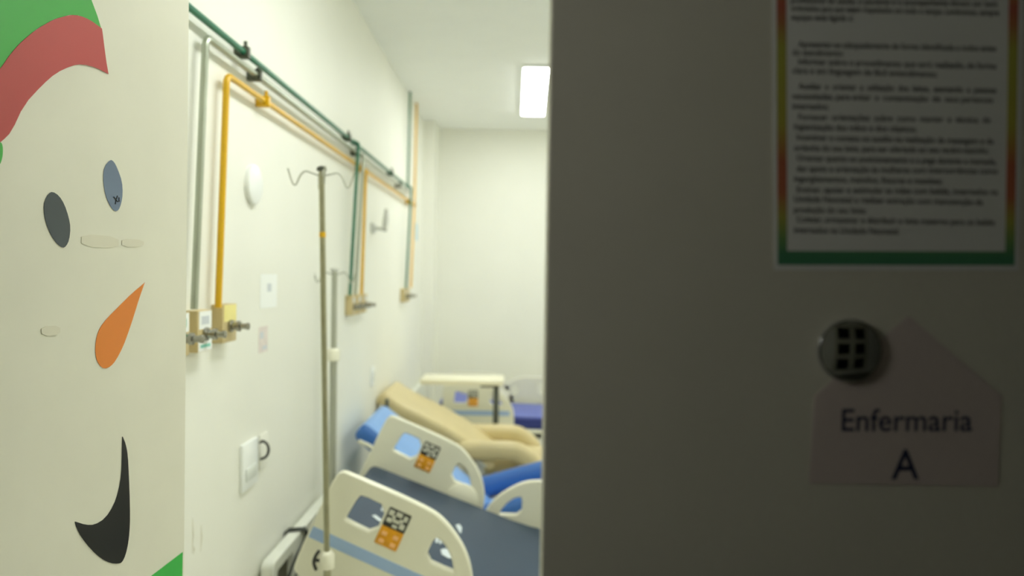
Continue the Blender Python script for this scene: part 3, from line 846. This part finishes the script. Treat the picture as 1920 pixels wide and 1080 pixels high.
# ------------------------------------------------------------------ recliner
def recliner(label, n0, f1, a, b, arm, arm_z, up, m, ma, m_shell, m_fr, bend=.012, fr0=0):
    """a, b: top and foot of the tipped back (x, z); arm: (x0, x1) of the arm pads; up: how steeply the whole seat tips"""
    ym = (n0 + f1) / 2
    t = thing('recliner_chair', (-.2, ym, 0), label, 'recliner', 'recliners between the beds')
    back = [a, (a[0] * .85 + b[0] * .15, a[1] * .85 + b[1] * .15 - bend * 1.6), (a[0] * .4 + b[0] * .6, a[1] * .4 + b[1] * .6 + bend), b, (b[0] + .12, b[1] - .1)]
    o = obj('backrest', sweep_slab(bmesh.new(), back, n0 + .04, f1 - .04, .105, .04), m, t)
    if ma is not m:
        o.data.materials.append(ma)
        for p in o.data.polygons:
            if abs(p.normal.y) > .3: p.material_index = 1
    sh = [(x + .05, z - .118) for x, z in back[:-1]]
    obj('back_shell', sweep_slab(bmesh.new(), [(sh[0][0] - .075, sh[0][1] + .03)] + sh, n0 + .03, f1 - .03, .022, .01), m_shell, t)
    sz = b[1] - .1
    obj('seat', sweep_slab(bmesh.new(), [(b[0] + .03, sz), (b[0] + .3, sz + .02 + up * .3), (b[0] + .62, sz + .02 + up * .6)], n0 + .135, f1 - .135, .13, .05), m, t)
    obj('footrest', sweep_slab(bmesh.new(), [(b[0] + .64, sz + up * .6), (b[0] + .8, sz - .1 + up * .6), (b[0] + .98, sz - .2 + up * .6)], n0 + .135, f1 - .135, .1, .04), m, t)
    for yc in (n0 + .06, f1 - .06):
        L = arm[1] - arm[0]
        z0 = arm_z; P = [(arm[0], z0 - .004), (arm[0] + L * .3, z0 + up * L * .3), (arm[0] + L * .62, z0 + up * L * .62), (arm[0] + L * .74, z0 + up * L * .74 - .01), (arm[0] + L * .86, z0 + up * L * .86 - .05), (arm[1], z0 + up * L - .13), (arm[1] + .02, z0 + up * L - .22)]
        obj('armrest', sweep_slab(bmesh.new(), P, yc - .06, yc + .06, .13, .055, n=6), ma, t)
        xa = arm[0] + L * .3
        bm = bmesh.new(); box(bm, (xa - .02, yc - .02, .26), (xa + .02, yc + .02, z0 + up * L * .3 - .1), .004)
        obj('arm_support', bm, M['bed_grey'], t)
    bm = bmesh.new()
    for yc in (n0 + .02, f1 - .02):
        tube(bm, fillet([(a[0] + .03 + fr0 * (b[0] - a[0]), yc, a[1] - .05 + fr0 * (b[1] - a[1]) - fr0 * .1), (a[0] + .03 + fr0 * (b[0] - a[0]), yc, a[1] - .14 + fr0 * (b[1] - a[1]) - fr0 * .1), (b[0] - .02, yc, b[1] - .16), (b[0] + .1, yc, .27)], .05), .011, 10)
    xt, zt = a[0] + .03 + fr0 * (b[0] - a[0]), a[1] - .14 + fr0 * (b[1] - a[1]) - fr0 * .1
    tube(bm, [(xt, n0 + .02, zt), (xt, f1 - .02, zt)], .011, 10)
    obj('back_frame', bm, m_fr, t)
    obj('base_frame', boxes(((-.35, n0 + .03, .21), (.4, n0 + .09, .28)), ((-.35, f1 - .09, .21), (.4, f1 - .03, .28)), ((-.35, n0 + .03, .21), (-.3, f1 - .03, .28)), ((.35, n0 + .03, .21), (.4, f1 - .03, .28)), bev=.006), M['bed_grey'], t)
    for x in (-.3, .36):
        for y in (n0 + .06, f1 - .06):
            bm = bmesh.new(); tube(bm, [(x, y, .24), (x, y, 0)], [.02, .016], 10)
            obj('leg', bm, M['dark_grey'], t)
    return t
a = at_y(716, 732, 4.9); b = at_y(900, 838, 4.9)
recliner('beige vinyl recliner tipped back behind the blue recliner', 4.84, 5.5, (max(a.x, -.85), a.z), (b.x, b.z), (-.38, .21), .585, 0, M['beige_vinyl'], M['beige_vinyl'], M['bed_grey'], M['dark_grey'])
a = at_y(682, 792, 3.9); b = Vector((-.22, 0, .425))
c = at_y(892, 896, 4.5); d = at_y(1013, 864, 4.5)
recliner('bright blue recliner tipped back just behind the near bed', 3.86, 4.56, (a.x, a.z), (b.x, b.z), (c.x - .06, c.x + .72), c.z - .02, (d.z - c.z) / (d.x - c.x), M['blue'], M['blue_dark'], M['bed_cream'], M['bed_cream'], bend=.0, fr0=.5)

# ------------------------------------------------------------------ overbed table
t = thing('overbed_table', (-.15, 5.7, 0), 'cream overbed table on a grey post in front of the far bed', 'overbed table')
a = at_y(787, 711, 5.58); b = at_y(944, 724, 5.58)
obj('table_top', boxes(((a.x, 5.58, b.z), (b.x, 5.9, a.z)), bev=.012), M['table_top'], t)
xp = at_y(930, 760, 5.74).x
bm = boxes(((xp - .022, 5.70, .06), (xp + .022, 5.78, b.z + .004)), bev=.004)
obj('post', bm, M['dark_grey'], t)
obj('bracket', boxes(((xp - .12, 5.69, b.z - .03), (xp + .02, 5.79, b.z + .002)), bev=.004), M['dark_grey'], t)
obj('base', boxes(((xp - .5, 5.6, .05), (xp + .04, 5.65, .09)), ((xp - .5, 5.83, .05), (xp + .04, 5.88, .09)), ((xp - .02, 5.6, .05), (xp + .04, 5.88, .09)), bev=.005), M['bed_grey'], t)
for x in (xp - .48, xp + .02):
    for y in (5.625, 5.855):
        bm = bmesh.new(); lathe(bm, [(.01, -.01), (.024, -.009), (.025, 0), (.024, .009), (.01, .01)], axis_mtx((x, y, .0255), (0, 1, 0)), 16)
        obj('caster', bm, M['rubber'], t)

# ------------------------------------------------------------------ light and colour
w = bpy.data.worlds.new('world'); SC.world = w; w.use_nodes = True
w.node_tree.nodes['Background'].inputs['Color'].default_value = (.6, .65, .7, 1)
w.node_tree.nodes['Background'].inputs['Strength'].default_value = .02
SC.view_settings.view_transform = 'Standard'; SC.view_settings.look = 'None'
SC.view_settings.gamma = 1; SC.view_settings.use_curve_mapping = False
SC.view_settings.exposure = -.97
SC.cycles.use_denoising = True
SC.cycles.max_bounces = 14; SC.cycles.diffuse_bounces = 10
